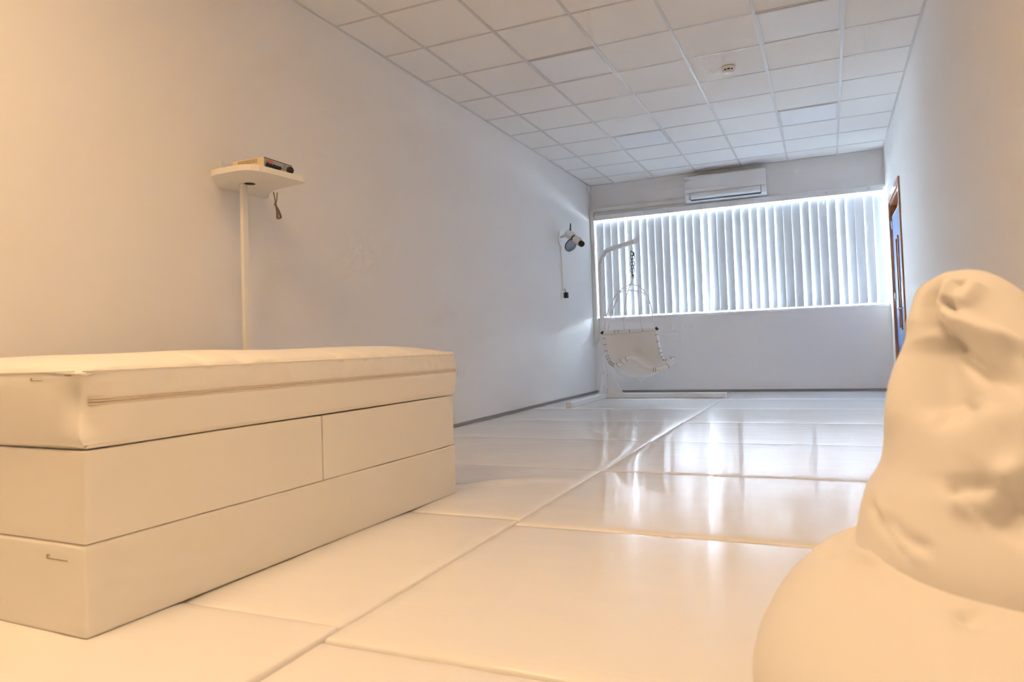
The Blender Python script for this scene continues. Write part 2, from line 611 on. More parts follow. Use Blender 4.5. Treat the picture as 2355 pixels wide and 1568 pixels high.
for i in range(NS - 1):
    a, c = slat_pts[i][1].lerp(slat_pts[i][0], .12), slat_pts[i + 1][0].lerp(slat_pts[i + 1][1], .12)
    a = slat_pts[i][0].lerp(slat_pts[i][1], .5)
    c = slat_pts[i + 1][0].lerp(slat_pts[i + 1][1], .5)
    mid = (a + c) / 2 + Vector((0, -.012, -.012))
    MB().tube(spline([a + Vector((0, -.01, .012)), mid, c + Vector((0, -.01, .012))], 4), .0016, 5).build('link_chain', M['upvc'], blind)

# ================================================================ door in the right wall
door = structure(bpy.data.objects.new('door_1', None))
COL.objects.link(door)
fr_ = MB()
AW = 0.075
fr_.bevel_box(XR - .016, XR, DY0 - AW, DY0, ZF, DZ1 + AW, .004).build('architrave', M['wood'], door)
MB().bevel_box(XR - .016, XR, DY1, DY1 + AW, ZF, DZ1 + AW, .004).build('architrave', M['wood'], door)
MB().bevel_box(XR - .016, XR, DY0, DY1, DZ1, DZ1 + AW, .004).build('architrave', M['wood'], door)
MB().box(XR, XR + .16, DY0, DY0 + .03, ZF, DZ1).build('jamb', M['wood'], door)
MB().box(XR, XR + .16, DY1 - .03, DY1, ZF, DZ1).build('jamb', M['wood'], door)
MB().box(XR, XR + .16, DY0 + .03, DY1 - .03, DZ1 - .03, DZ1).build('jamb', M['wood'], door)
MB().box(XR + .07, XR + .10, DY0 + .03, DY1 - .03, 2.08, DZ1 - .03).build('overpanel', M['wood'], door)
dl = MB()
lx0, lx1 = XR + .012, XR + .056
ly0, ly1, lz1 = DY0 + .034, DY1 - .034, 2.10
vy0, vy1, vz0, vz1 = 8.66, 8.86, 0.78, 1.78           # vision panel
dl.box(lx0, lx1, ly0, vy0, ZF + .06, lz1).box(lx0, lx1, vy1, ly1, ZF + .06, lz1)
dl.box(lx0, lx1, vy0, vy1, ZF + .06, vz0).box(lx0, lx1, vy0, vy1, vz1, lz1)
leaf = dl.build('door_leaf', M['door_blue'], door)
bd = MB()
for a in ((vy0 - .022, vy0 + .012, vz0, vz1), (vy1 - .012, vy1 + .022, vz0, vz1)):
    bd.box(lx0 - .012, lx0 + .01, a[0], a[1], a[2], a[3])
bd.box(lx0 - .012, lx0 + .01, vy0 - .022, vy1 + .022, vz0 - .022, vz0).box(lx0 - .012, lx0 + .01, vy0 - .022, vy1 + .022, vz1, vz1 + .022)
bd.build('glazing_bead', M['wood'], leaf)
MB().box(lx0 + .018, lx0 + .026, vy0, vy1, vz0, vz1).build('pane', M['door_glass'], leaf)
MB().box(lx0 - .003, lx0, ly0, ly1, lz1 - .012, lz1).box(lx0 - .003, lx0, ly0, ly0 + .01, ZF + .06, lz1).build('lipping', M['melamine'], leaf)
h = MB()
h.lathe([(0, .012), (.026, .012), (.026, 0)], (lx0, 8.33, .985), (-1, 0, 0), 18)
h.tube(spline([(lx0 - .008, 8.33, .985), (lx0 - .05, 8.33, .985), (lx0 - .058, 8.36, .985), (lx0 - .056, 8.46, .985)], 5), .009, 8)
h.build('handle', M['chrome'], leaf)
MB().lathe([(0, .006), (.024, .006), (.024, 0)], (lx0, 8.33, .87), (-1, 0, 0), 18).build('lock_rose', M['chrome'], leaf)
for z in (.35, 1.15, 2.0):
    MB().tube([(XR + .006, DY1 - .032, z - .05), (XR + .006, DY1 - .032, z + .05)], .008, 8).build('hinge', M['chrome'], door)

# ================================================================ floor mats
def floor_mat(x0, x1, y0, y1, zt, label, tilt=0.0, tiltx=0.0, ridge=None, seed=0, crown=.004):
    cx, cyy = (x0 + x1) / 2, (y0 + y1) / 2
    hx, hy = (x1 - x0) / 2, (y1 - y0) / 2

    def disp(p, n):
        u, v_ = p[0] / hx, p[1] / hy
        if p[2] < -.012:
            k = 0.0
        else:
            k = 1.0
        dz = tilt * p[1] + tiltx * p[0]
        dz += crown * (1 - u ** 4) * (1 - v_ ** 4)
        dz += .0022 * nz(p[0] * 1.7 + seed, p[1] * 2.3, seed) + .0008 * nz(p[0] * 5 + seed, p[1] * 11, seed)
        # puckered welts along the rim
        e = max(abs(u) * hx - hx + .05, abs(v_) * hy - hy + .05, 0) / .05
        dz += -.002 * e + .0016 * e * nz(p[0] * 14, p[1] * 14, seed + 3)
        if ridge:
            (ax, ay), (bx, by2), amp = ridge
            t = (p[0] + cx - ax) / (bx - ax)
            yr = ay + (by2 - ay) * (1 - (1 - min(1, max(0, t))) ** 2.2)
            d = p[1] + cyy - yr
            s = .05 if d < 0 else .10
            dz += amp * math.exp(-(d / s) ** 2) * (1 - .75 * sstep(.2, 1, t))
        return (0, 0, dz * k)
    o = soft_block(-hx, hx, -hy, hy, ZF - zt, 0, .012, 46, 40, 1, disp, 3).build('floor_mat', M['mat_vinyl'])
    o.location = (cx, cyy, zt)
    tag(o, label, 'floor mat', 'white gym mats covering the floor')
    return o


SX = -1.207
LY = [0.30, 1.495, 2.65, 3.812, 4.975, 6.195, 7.41, 8.64, 9.868]
RY = [0.22, 1.420, 2.583, 3.772, 4.945, 6.170, 7.395, 8.64, 9.868]
L_label = ['white floor mat under the near end of the stacked cream blocks',
           'white floor mat beneath the middle of the stacked cream blocks',
           'white floor mat at the far end of the stacked blocks, with raised fold',
           'white floor mat just past the blocks, fifth from the window wall on the left',
           'white floor mat by the left wall, fourth from the window wall',
           'white floor mat by the left wall, third from the window wall',
           'white floor mat in front of the swing stand foot',
           'white floor mat beneath the white swing stand']
R_label = ['white floor mat closest to the camera, cut off by the bottom edge',
           'wide white floor mat beside the bean bag, second from the bottom edge',
           'shiny white floor mat with the strongest window reflections',
           'glossy streaked white floor mat right behind the brightest reflecting one',
           'white floor mat on the right, fourth from the window wall',
           'white floor mat on the right, third from the window wall',
           'white floor mat on the right, second from the window wall',
           'white floor mat on the right against the window wall']
L_top = [0.004, 0.003, 0.004, 0.002, 0.003, 0.0, 0.001, 0.0]
R_top = [-0.006, 0.0, 0.004, 0.006, 0.003, 0.004, 0.0, 0.0]
R_tilt = [0.0, 0.0, 0.002, 0.006, 0.004, 0.0, 0.0, 0.0]
L_tilt = [0.0, 0.002, -0.002, 0.010, 0.004, 0, 0, 0]
for i in range(8):
    rd = ((-1.80, 3.10), (-1.235, 3.46), .013) if i == 2 else None
    floor_mat(XL + .014, SX - .002, LY[i] + .002, LY[i + 1] - .002, L_top[i], L_label[i], L_tilt[i], 0, rd, 11 + i * 3)
    floor_mat(SX + .002, XR - .014, RY[i] + .002, RY[i + 1] - .002, R_top[i], R_label[i], R_tilt[i], 0, None, 57 + i * 3)

# ================================================================ stacked foam blocks (bed)
BO = (-1.765, 1.197)
BR = math.radians(-1.6)
BW, BLEN = 1.15, 1.83
H1, H2, H3 = 0.2370, 0.4800, 0.6960
BG = 'cream vinyl blocks stacked like a bed'


def block(name, label, y0, y1, z0, z1, r=.012, disp=None, ny=40, nz_=10, nx=16):
    t = empty(name, label, 'foam block', (BO[0], BO[1], 0.008), BR, BG)
    o = soft_block(-BW, 0, y0, y1, z0, z1, r, nx, ny, nz_, disp, 4).build('cover', M['bed_vinyl'], t)
    return t, o


def stroke_disp(strokes):
    def f_(p, n):
        a = 0.0
        for (q0, q1, wd, amp) in strokes:
            q0_, q1_ = np.array(q0), np.array(q1)
            d = q1_ - q0_
            t = float(np.clip(np.dot(p - q0_, d) / np.dot(d, d), 0, 1))
            L = np.linalg.norm(p - q0_ - d * t)
            a += amp * math.exp(-(L / wd) ** 2) * (1 - .6 * t)
        return a
    return f_


s1 = stroke_disp([((0, .08, .165), (0, .60, .095), .022, -.010), ((0, .05, .11), (0, .52, .04), .02, -.009),
                  ((0, .04, .20), (0, .45, .15), .018, -.003),
                  ((0, 1.78, .20), (0, 1.62, .05), .02, -.008), ((0, 1.70, .20), (0, 1.50, .08), .025, -.006),
                  ((-.02, 0, .10), (-.12, 0, .0), .015, .006), ((-.06, 0, .12), (-.20, 0, .02), .015, -.006)])


def d_bottom(p, n):
    a = s1(p, n) + .003 * nz(p[0] * 2, p[1] * 2.5, p[2] * 4)
    return np.array(n) * a * (1 if p[2] > .004 else 0)


def d_mid(p, n):
    return np.array(n) * (.0025 * nz(p[0] * 2 + 5, p[1] * 2.2, p[2] * 3) - .0015)


def print_mark(parent, x, y, z, w, hgt):
    """small printed mark: a block letter and a line of print"""
    pm = MB()
    th = .0012
    y1 = y - th
    pm.box(x, x + w * .16, y1, y, z + hgt * .75, z + hgt)
    pm.box(x, x + w * .05, y1, y, z, z + hgt)
    pm.box(x, x + w * .18, y1, y, z, z + hgt * .28)
    for k in range(9):
        a = x + w * (.20 + .09 * k)
        pm.box(a, a + w * .07, y1, y, z - hgt * .02, z + hgt * .22)
    return pm.build('printed_mark', M['print'], parent)


# bottom slab
t, o = block('foam_block', 'full length cream vinyl block at the bottom of the stack', 0, BLEN, 0, H1 - .001, .010, d_bottom, 60, 14)
print_mark(t, -.158, -.0005, .192, .088, .011)
# middle pair
t, o = block('foam_block', 'middle layer cream block at the near end of the stack', 0, .886, H1, H2 - .001, .006, d_mid, 30)
t, o = block('foam_block', 'middle layer cream block at the far end of the stack', .889, BLEN - .008, H1, H2 - .001, .006, d_mid, 30)

# top mattress
rm = random.Random(5)
ZIPZ = .603
folds = [(rm.uniform(0, BLEN), rm.uniform(.5, 1)) for _ in range(26)]


def d_top(p, n):
    x, y, z = p
    off = np.zeros(3)
    # domed lid
    if z > H3 - .02:
        u = (x + BW / 2) / (BW / 2)
        v_ = (y - BLEN / 2) / (BLEN / 2)
        dome = (1 - abs(u) ** 6) * (1 - abs(v_) ** 10)
        off[2] += .036 * dome * sstep(H3 - .02, H3, z)
        # gathered folds running across the lid near its long edge
        g = 0
        for fy, am in folds:
            g += am * math.exp(-((y - fy - .06 * (x + .02)) / .016) ** 2)
        off[2] += -.008 * g * math.exp(-((x + .04) / .13) ** 2)
        off[2] += .006 * nz(x * 3, y * 2.5, 2)
    # side walls
    side = n[0] * (1 if abs(n[0]) > .5 else 0)
    front = n[1] * (1 if abs(n[1]) > .5 else 0)
    a = 0
    if abs(side) > .5 or abs(front) > .5:
        zz = (z - H2) / (H3 - H2)
        a += .008 * math.sin(math.pi * min(1, max(0, zz)))
        along = y if abs(side) > .5 else x
        up = sstep(ZIPZ, H3, z)
        if z > ZIPZ:
            a += .0065 * nz(along * 24, up * 1.2, 4) * (.35 + .65 * math.sin(math.pi * up))
        a += .003 * nz(along * 3, z * 6, 9)
        if abs(side) > .5:
            a -= .0035 * math.exp(-((z - ZIPZ) / .012) ** 2) * sstep(-.01, .03, y)
            # drawn-in near corner
        a -= .016 * math.exp(-((z - ZIPZ) / .05) ** 2) * (math.exp(-(y / .05) ** 2) if abs(side) > .5 else math.exp(-(x / .05) ** 2))
    off += np.array(n) * a
    # rounded drawn corner near the zip end
    c = math.exp(-((x / .06) ** 2 + (y / .06) ** 2)) * math.sin(math.pi * min(1, max(0, (z - H2) / (H3 - H2))))
    off += np.array([-.030, .012, 0]) * c
    # under edge tucks in at both ends
    if z < H2 + .03:
        k = (1 - (z - H2) / .03)
        off += np.array([-.004 * (n[0] > .3), .010 * (n[1] < -.3) - .012 * (n[1] > .3), 0]) * k
    return off


mt = empty('mattress', 'cream vinyl mattress with a side zip on top of the stacked blocks', 'mattress', (BO[0], BO[1], 0.008), BR, None)
cover = soft_block(-BW, .004, -.004, BLEN + .012, H2 + .001, H3, .014, 40, 150, 26, d_top, 4).build('cover', M['bed_vinyl'], mt)


def side_x(y, z):
    """x of the mattress side at (y, z), for things sewn on it"""
    p = np.array([.004, y, z])
    return p[0] + float(d_top(p, np.array([1., 0, 0]))[0])


zy = np.linspace(.03, BLEN + .008, 90)
for nm, dz, rad, mk, proud in (('zip_tape', -.0075, .0028, 'zip', .0015), ('zip_tape', .0075, .0028, 'zip', .0015), ('zip_coil', 0, .0032, 'zip_coil', .003)):
    MB().tube([(side_x(y, ZIPZ + dz) + proud - .002, y, ZIPZ + dz - .012 * 0) for y in zy], rad, 6).build(nm, M[mk], cover)
# welt seams along the edges
seam_y = np.linspace(.0, BLEN, 120)
MB().tube([(side_x(y, H3 - .012) + .0005, y, H3 - .013 + .0012 * nz(y * 20, 3)) for y in seam_y], .0028, 6).build('top_seam', M['bed_vinyl'], cover)
MB().tube([(side_x(y, H2 + .014) - .0005, y, H2 + .014) for y in seam_y], .0022, 6).build('bottom_seam', M['bed_vinyl'], cover)
xs2 = np.linspace(-BW + .03, -.03, 60)


def front_y(x, z):
    p = np.array([x, -.004, z])
    return p[1] + float(d_top(p, np.array([0, -1., 0]))[1])


MB().tube([(x, front_y(x, H3 - .012) - .0005, H3 - .013) for x in xs2], .0028, 6).build('top_seam', M['bed_vinyl'], cover)
MB().tube([(x, front_y(x, H2 + .020) + .002, H2 + .020) for x in xs2], .0022, 6).build('bottom_seam', M['bed_vinyl'], cover)
print_mark(mt, -.205, front_y(-.17, .665) - .0012, .660, .060, .008)

# ================================================================ bean bag chair
#BAG_BEGIN
BC = np.array([0.285, 1.235, 0.0])


def bag_seat(nu=190, nv=120):
    """squashed sack: rows of points, bottom to top"""
    rows = []
    for j in range(nv + 1):
        ph = -math.pi / 2 + math.pi * j / nv
        row = []
        for i in range(nu):
            th = 2 * math.pi * i / nu
            c = math.copysign(abs(math.cos(ph)) ** .72, math.cos(ph))
            s = math.copysign(abs(math.sin(ph)) ** .85, math.sin(ph))
            rx, ry = .425, .385
            x = rx * c * math.cos(th)
            y = ry * c * math.sin(th)
            z = .165 + .165 * s
            # the sack rises toward its back and falls toward the front
            if s > 0:
                z += .105 * s * math.exp(-((BC[0] + x - .0) / .22) ** 2 - ((BC[1] + y - 1.42) / .20) ** 2)
            row.append((BC[0] + x, BC[1] + y, z))
        rows.append(row)
    return np.array(rows)


BACK_SEC = [  # z, centre x, centre y, half width, half depth
    (0.18, .315, 1.35, .225, .165), (0.24, .315, 1.345, .262, .190), (0.30, .316, 1.34, .285, .208), (0.35, .316, 1.342, .290, .215), (0.40, .314, 1.355, .280, .210),
    (0.45, .310, 1.37, .258, .198), (0.50, .307, 1.38, .228, .182), (0.585, .292, 1.395, .203, .160), (0.64, .277, 1.40, .172, .138),
    (0.70, .256, 1.405, .124, .112), (0.74, .240, 1.41, .102, .092), (0.78, .224, 1.415, .080, .070), (0.803, .220, 1.417, .060, .050),
    (0.818, .222, 1.42, .034, .028), (0.8235, .224, 1.42, .012, .010), (0.824, .224, 1.42, .002, .002)]


def bag_back(nu=180, nv=150):
    S = np.array(BACK_SEC)
    t = np.linspace(0, len(S) - 1, nv + 1)
    rows = []
    for tt in t:
        i = min(int(tt), len(S) - 2)
        f_ = tt - i
        p0, p1, p2, p3 = S[max(i - 1, 0)], S[i], S[i + 1], S[min(i + 2, len(S) - 1)]
        q = .5 * (2 * p1 + (p2 - p0) * f_ + (2 * p0 - 5 * p1 + 4 * p2 - p3) * f_ ** 2 + (3 * p1 - p0 - 3 * p2 + p3) * f_ ** 3)
        z, cx, cy_, hw, hd = q
        hw, hd = max(hw, .001), max(hd, .001)
        row = []
        for k in range(nu):
            th = 2 * math.pi * k / nu
            row.append((cx + hw * math.cos(th), cy_ + hd * math.sin(th), z))
        rows.append(row)
    return np.array(rows)
#BAG_END


SEAT_STROKES = [
    ([(-0.061, 1.354, 0.321), (-0.047, 1.361, 0.334)], 0.018, -0.017),
    ([(-0.027, 1.292, 0.346), (-0.014, 1.289, 0.353)], 0.014, -0.0119),
    ([(0.01, 1.392, 0.369), (0.015, 1.31, 0.37), (0.021, 1.267, 0.36)], 0.03, -0.0204),
    ([(0.016, 1.284, 0.364), (0.044, 1.228, 0.351)], 0.012, 0.0153),
    ([(0.157, 1.132, 0.332), (0.161, 1.113, 0.329), (0.168, 1.084, 0.324)], 0.018, -0.0187),
    ([(-0.032, 1.264, 0.337), (0.045, 1.213, 0.346)], 0.03, 0.0068),
]
BACK_STROKES = [
    ([(0.192, 1.399, 0.816), (0.182, 1.366, 0.793), (0.17, 1.355, 0.765), (0.171, 1.346, 0.748), (0.184, 1.329, 0.732), (0.214, 1.308, 0.717), (0.247, 1.293, 0.7), (0.276, 1.285, 0.683)], 0.015, 0.0264),
    ([(0.188, 1.384, 0.808), (0.17, 1.368, 0.786), (0.162, 1.363, 0.765), (0.164, 1.347, 0.736), (0.183, 1.319, 0.709), (0.206, 1.294, 0.683), (0.234, 1.272, 0.652), (0.263, 1.255, 0.624)], 0.015, -0.0396),
    ([(0.191, 1.342, 0.765), (0.184, 1.342, 0.757)], 0.014, -0.0242),
    ([(0.205, 1.368, 0.803), (0.211, 1.352, 0.788)], 0.008, -0.0132),
    ([(0.2, 1.337, 0.761), (0.212, 1.341, 0.773), (0.227, 1.361, 0.797)], 0.016, 0.0132),
    ([(0.162, 1.34, 0.717), (0.165, 1.305, 0.658), (0.167, 1.269, 0.585)], 0.04, -0.0396),
    ([(0.146, 1.281, 0.578), (0.184, 1.259, 0.585), (0.202, 1.262, 0.609)], 0.016, -0.022),
    ([(0.202, 1.259, 0.604), (0.207, 1.226, 0.524), (0.199, 1.214, 0.488)], 0.05, 0.0176),
    ([(0.145, 1.394, 0.773), (0.115, 1.369, 0.652), (0.098, 1.329, 0.542)], 0.03, 0.0132),
    ([(0.158, 1.223, 0.468), (0.191, 1.2, 0.459), (0.22, 1.203, 0.482), (0.257, 1.216, 0.533)], 0.018, 0.0242),
    ([(0.155, 1.231, 0.477), (0.18, 1.213, 0.473)], 0.01, -0.011),
    ([(0.195, 1.184, 0.435), (0.243, 1.197, 0.482)], 0.05, -0.0308),
    ([(0.054, 1.317, 0.435), (0.068, 1.258, 0.405), (0.102, 1.203, 0.37)], 0.009, -0.011),
    ([(0.069, 1.273, 0.425), (0.093, 1.226, 0.4), (0.125, 1.195, 0.39)], 0.01, -0.011),
    ([(0.061, 1.305, 0.44), (0.081, 1.236, 0.395), (0.116, 1.192, 0.37)], 0.012, 0.0088),
]


def sculpt(rows, strokes, amp_n, seed, floor_z=None):
    """push points along the surface normal by broad noise and hand-placed folds, return MB"""
    nv, nu = rows.shape[0], rows.shape[1]
    du = np.roll(rows, -1, 1) - np.roll(rows, 1, 1)
    dv = np.gradient(rows, axis=0)
    N = np.cross(du, dv)
    L = np.linalg.norm(N, axis=2, keepdims=True)
    N = N / np.maximum(L, 1e-9)
    a = np.zeros((nv, nu))
    for j in range(nv):
        for i in range(nu):
            p = rows[j, i]
            a[j, i] = amp_n * (nz(p[0] * 5 + seed, p[1] * 5, p[2] * 5) + .4 * nz(p[0] * 13 + seed, p[1] * 13, p[2] * 13))
    for pts, wd, amp in strokes:
        pts = np.array(pts, float)
        best = np.full((nv, nu), 9.0)
        tb = np.zeros((nv, nu))
        for k in range(len(pts) - 1):
            d = pts[k + 1] - pts[k]
            t = np.clip(((rows - pts[k]) @ d) / (d @ d), 0, 1)
            dist = np.linalg.norm(rows - pts[k] - t[..., None] * d, axis=2)
            m_ = dist < best
            best = np.where(m_, dist, best)
            tb = np.where(m_, (k + t) / (len(pts) - 1), tb)
        fade = np.minimum(1, np.minimum(tb, 1 - tb) / .18 + .15)
        a += amp * np.exp(-(best / wd) ** 2) * fade
    R = rows + N * a[..., None]
    if floor_z is not None:
        R[..., 2] = np.maximum(R[..., 2], floor_z)
    v = [tuple(p) for p in R.reshape(-1, 3)]
    f = [(j * nu + i, j * nu + (i + 1) % nu, (j + 1) * nu + (i + 1) % nu, (j + 1) * nu + i) for j in range(nv - 1) for i in range(nu)]
    f.append(tuple(range(nu - 1, -1, -1)))
    f.append(tuple((nv - 1) * nu + i for i in range(nu)))
    return MB().add(v, f, True)


bag = empty('bean_bag_chair', 'large cream bean bag chair with a tall folded back in the foreground', 'bean bag', (BC[0], BC[1], 0.012))
for nm, ob in (('seat_sack', sculpt(bag_seat(), SEAT_STROKES, .004, 3, .012)), ('backrest', sculpt(bag_back(), BACK_STROKES, .003, 8))):
    o = ob.build(nm, M['bag_fabric'], bag)
    o.location = (-BC[0], -BC[1], -0.012)

# ================================================================ shelf with amplifier
SZ0, SZ1 = 1.685, 1.716
plan = [(XL, 3.33), (XL, 3.005), (-3.165, 2.945), (-3.095, 2.85), (-3.04, 2.785), (-3.003, 2.752), (-2.95, 2.741), (-2.884, 2.740), (-2.80, 2.742), (-2.768, 2.747),
        (-2.738, 2.764), (-2.715, 2.80), (-2.706, 2.84), (-2.695, 2.965), (-2.683, 3.10), (-2.690, 3.125), (-2.72, 3.135), (-2.80, 3.142), (-2.90, 3.158), (-2.97, 3.175), (-3.05, 3.225), (-3.10, 3.275), (-3.145, 3.315)]
shelf = empty('wall_shelf', 'white rounded corner shelf on the left wall carrying the amplifier', 'shelf', (XL, 3.1, SZ0))
bo = MB().prism(plan, 2, SZ0, SZ1).build('board', M['melamine'], shelf)
bo.location = (-XL, -3.1, -SZ0)
o = MB().lathe([(0.0, .0005), (.030, .0005), (.030, -.001)], (-2.965, 2.985, SZ0), (0, 0, -1), 22).build('cable_hole', M['black'], shelf)
o.location = (-XL, -3.1, -SZ0)
o = MB().bevel_box(-3.009, -2.987, 2.951, 2.991, 0.012, SZ0 - .0005, .002).build('support_post', M['melamine'], shelf)
o.location = (-XL, -3.1, -SZ0)

amp = empty('amplifier', 'small beige amplifier with black knobs sitting on the wall shelf', 'amplifier', (-2.835, 2.957, SZ1 + .004), math.radians(1))
AH = .056
case = MB().bevel_box(-.115, .100, -.108, .108, 0, AH, .003).build('case', M['amp_case'], amp)
for k in range(13):
    x = -.075 + k * .0105
    MB().box(x, x + .004, -.1088, -.106, .028, .050).build('vent_slot', M['amp_slot'], case)
face = MB().bevel_box(.100, .104, -.107, .107, .001, AH - .001, .001).build('front_panel', M['amp_face'], amp)
MB().box(.104, .1045, -.107, .107, AH - .005, AH - .001).build('panel_border', M['amp_dark'], face)
# red maker's mark: blurred blocks of letters
rb = MB()
for k, (yy, ww) in enumerate(((-.080, .007), (-.071, .009), (-.060, .009), (-.049, .008))):
    rb.box(.104, .1048, yy, yy + ww, .036, .047)
rb.build('red_lettering', M['red'], face)
for yy, zz, ww in ((-.095, .031, .02), (.035, .041, .025), (.035, .032, .022), (.030, .021, .03)):
    MB().box(.104, .1046, yy, yy + ww, zz, zz + .0022).build('dark_lettering', M['amp_dark'], face)
for k in range(5):
    MB().lathe([(0, .014), (.0095, .014), (.0105, .0)], (.104, -.088 + k * .022, .016), (1, 0, 0), 16).build('knob', M['black'], amp)
MB().lathe([(0, .018), (.018, .018), (.020, .0)], (.104, .084, .023), (1, 0, 0), 22).build('knob', M['black'], amp)
for sx in (-.09, .085):
    for sy in (-.09, .09):
        MB().lathe([(0, -.006), (.008, -.006), (.009, 0)], (sx, sy, 0), (0, 0, 1), 10).build('foot', M['black'], amp)

cb = empty('cable_bundle', 'grey cable tied into a bundle hanging under the shelf', 'cable', (-3.02, 3.24, SZ0))
MB().tube(spline([(.020, -.035, .0), (.004, -.005, -.045), (.0, .0, -.062)], 6), .0035, 7).build('cable', M['cord'], cb)
MB().tube(spline([(.028, -.012, .0), (.010, .0, -.045), (.0, .002, -.062)], 6), .0035, 7).build('cable', M['cord'], cb)
MB().tube([(0, 0, -.058), (0, 0.002, -.074)], .008, 8).build('tie', M['cord'], cb)
for k in range(4):
    a = k * .7
    dx, dy = .010 * math.cos(a), .010 * math.sin(a)
    MB().tube(spline([(0, 0, -.066), (dx - .006, dy + .012, -.10), (dx, dy + .008, -.146), (dx + .006, dy + .026, -.140), (.004 + dx * .3, .022, -.10)], 7, True), .0035, 6).build('cable_loop', M['cord'], cb)

# ================================================================ sockets and switches
def plate(name, label, cat, pos, normal, w_, h_, depth=.010, holes=2):
    t = empty(name, label, cat, pos)
    ax = 0 if abs(normal[0]) > .5 else 1
    s = normal[ax]

    def bx(a0, a1, z0, z1, d0, d1):
        lo, hi = sorted((s * d0, s * d1))
        if ax == 0:
            return (lo, hi, a0, a1, z0, z1)
        return (a0, a1, lo, hi, z0, z1)
    MB().bevel_box(*bx(-w_ / 2, w_ / 2, -h_ / 2, h_ / 2, 0, depth), .003).build('faceplate', M['pvc_white'], t)
    for k in range(holes):
        c = (k - (holes - 1) / 2) * w_ * .45
        for (da, dz, ww, hh) in ((0, -.004, .004, .009), (-.011, -.020, .007, .004), (.011, -.020, .007, .004)):
            MB().box(*bx(c + da - ww / 2, c + da + ww / 2, dz - hh / 2, dz + hh / 2, depth, depth + .0006)).build('pin_hole', M['amp_face'], t)
        MB().bevel_box(*bx(c - .006 + (.018 if c >= 0 else -.018), c + .006 + (.018 if c >= 0 else -.018), .012, .030, depth, depth + .003), .001).build('rocker_switch', M['pvc_white'], t)
    return t


plate('wall_socket', 'white double wall socket just past the far end of the bed', 'socket', (XL, 5.765, .515), (1, 0, 0), .147, .088)
plate('wall_socket', 'faint white double socket under the window near the swing', 'socket', (-1.815, YF, .925), (0, -1, 0), .147, .088)
plate('blank_plate', 'plain white wall plate beside the socket under the window', 'wall plate', (-1.985, YF, .925), (0, -1, 0), .10, .088, .006, 0)
plate('wall_socket', 'white wall socket half hidden behind the shelf edge', 'socket', (XL, 3.02, 1.80), (1, 0, 0), .088, .088, .010, 1)

# ================================================================ air conditioner and pipe trunking
ac = empty('air_conditioner', 'white wall mounted air conditioner above the blind', 'air conditioner', (-1.208, YF, 2.632))
aw = .534
prof = [(0, 0.02), (0, .355), (-.165, .355), (-.188, .345), (-.196, .33), (-.200, .15), (-.196, .085), (-.165, .030), (-.130, .004), (-.05, 0)]
MB().prism([(p[0], p[1]) for p in prof], 0, -aw, aw).build('body', M['ac_white'], ac)
fp = [(-.190, .347), (-.204, .342), (-.209, .325), (-.213, .16), (-.210, .118), (-.200, .118), (-.198, .33)]
MB().prism(fp, 0, -aw + .004, aw - .004).build('front_panel', M['ac_white'], ac)
MB().prism([(-.206, .112), (-.200, .060), (-.176, .028), (-.170, .034), (-.192, .064), (-.198, .112)], 0, -aw + .07, aw - .07, True).build('louver', M['pvc_white'], ac)
MB().prism([(-.174, .030), (-.150, .010), (-.146, .015), (-.170, .036)], 0, -aw + .07, aw - .07).build('air_slot', M['dark_slot'], ac)
MB().box(-aw + .066, -aw + .07, -.206, -.16, .025, .112).box(aw - .07, aw - .066, -.206, -.16, .025, .112).build('louver_gap', M['dark_slot'], ac)

tk = empty('pipe_trunking', 'cream pipe trunking from the air conditioner down beside the window', 'trunking', (XL + .001, YF - .0015, .77))
MB().bevel_box(.058, -1.746 - XL, -.055, 0, 1.890, 1.952, .008).build('horizontal_run', M['pvc'], tk)
MB().bevel_box(.001, .060, -.055, 0, .03, 1.832, .008).build('vertical_run', M['pvc'], tk)
cn = [(.0, 1.828), (.0, 1.925), (.006, 1.943), (.022, 1.955), (.095, 1.956), (.095, 1.886), (.066, 1.886), (.064, 1.884), (.064, 1.828)]
MB().prism([(p[0], p[1]) for p in cn], 1, -.059, 0).build('corner_bend', M['pvc'], tk)
lb = [(.0, .032), (.064, .032), (.064, .0), (.05, -.03), (.02, -.04), (.0, -.04)]
MB().prism(lb, 1, -.060, 0).build('end_bend', M['pvc'], tk)

sn = empty('alarm_sensor', 'small white alarm sensor high in the corner above the trunking', 'sensor', (XL, YF - .10, 3.005))
MB().bevel_box(0, .035, -.032, .032, -.055, .050, .008).build('housing', M['pvc_white'], sn)
MB().box(.035, .0365, -.020, .020, -.035, .005).build('lens', M['panel_off'], sn)
MB().tube(spline([(.02, .03, -.052), (.03, .075, -.10), (.012, .088, -.16), (.010, .09, -.285)], 6), .003, 6).build('cable', M['pvc_white'], sn)

# ================================================================ smoke detector
sd = empty('smoke_detector', 'round white smoke detector on the ceiling', 'smoke detector', (-.697, 6.19, ZC - .001))
MB().lathe([(0, 0), (.062, 0), (.063, -.006), (.060, -.012), (.054, -.016)], (0, 0, 0), (0, 0, 1), 40).build('base', M['pvc_white'], sd)
MB().lathe([(.044, -.014), (.044, -.034)], (0, 0, 0), (0, 0, 1), 40).build('sensing_chamber', M['black'], sd)
MB().lathe([(.054, -.014), (.054, -.022), (.049, -.023)], (0, 0, 0), (0, 0, 1), 40).build('upper_ring', M['pvc_white'], sd)
for k in range(10):
    a = k * 2 * math.pi / 10 + .15
    c, s_ = math.cos(a), math.sin(a)
    p = MB()
    p.tube([(.050 * c, .050 * s_, -.018), (.049 * c, .049 * s_, -.038)], .0055, 6)
    p.build('rib', M['pvc_white'], sd)
MB().lathe([(.050, -.034), (.050, -.038), (.044, -.047), (.025, -.052), (0, -.053)], (0, 0, 0), (0, 0, 1), 40).build('cap', M['pvc_white'], sd)

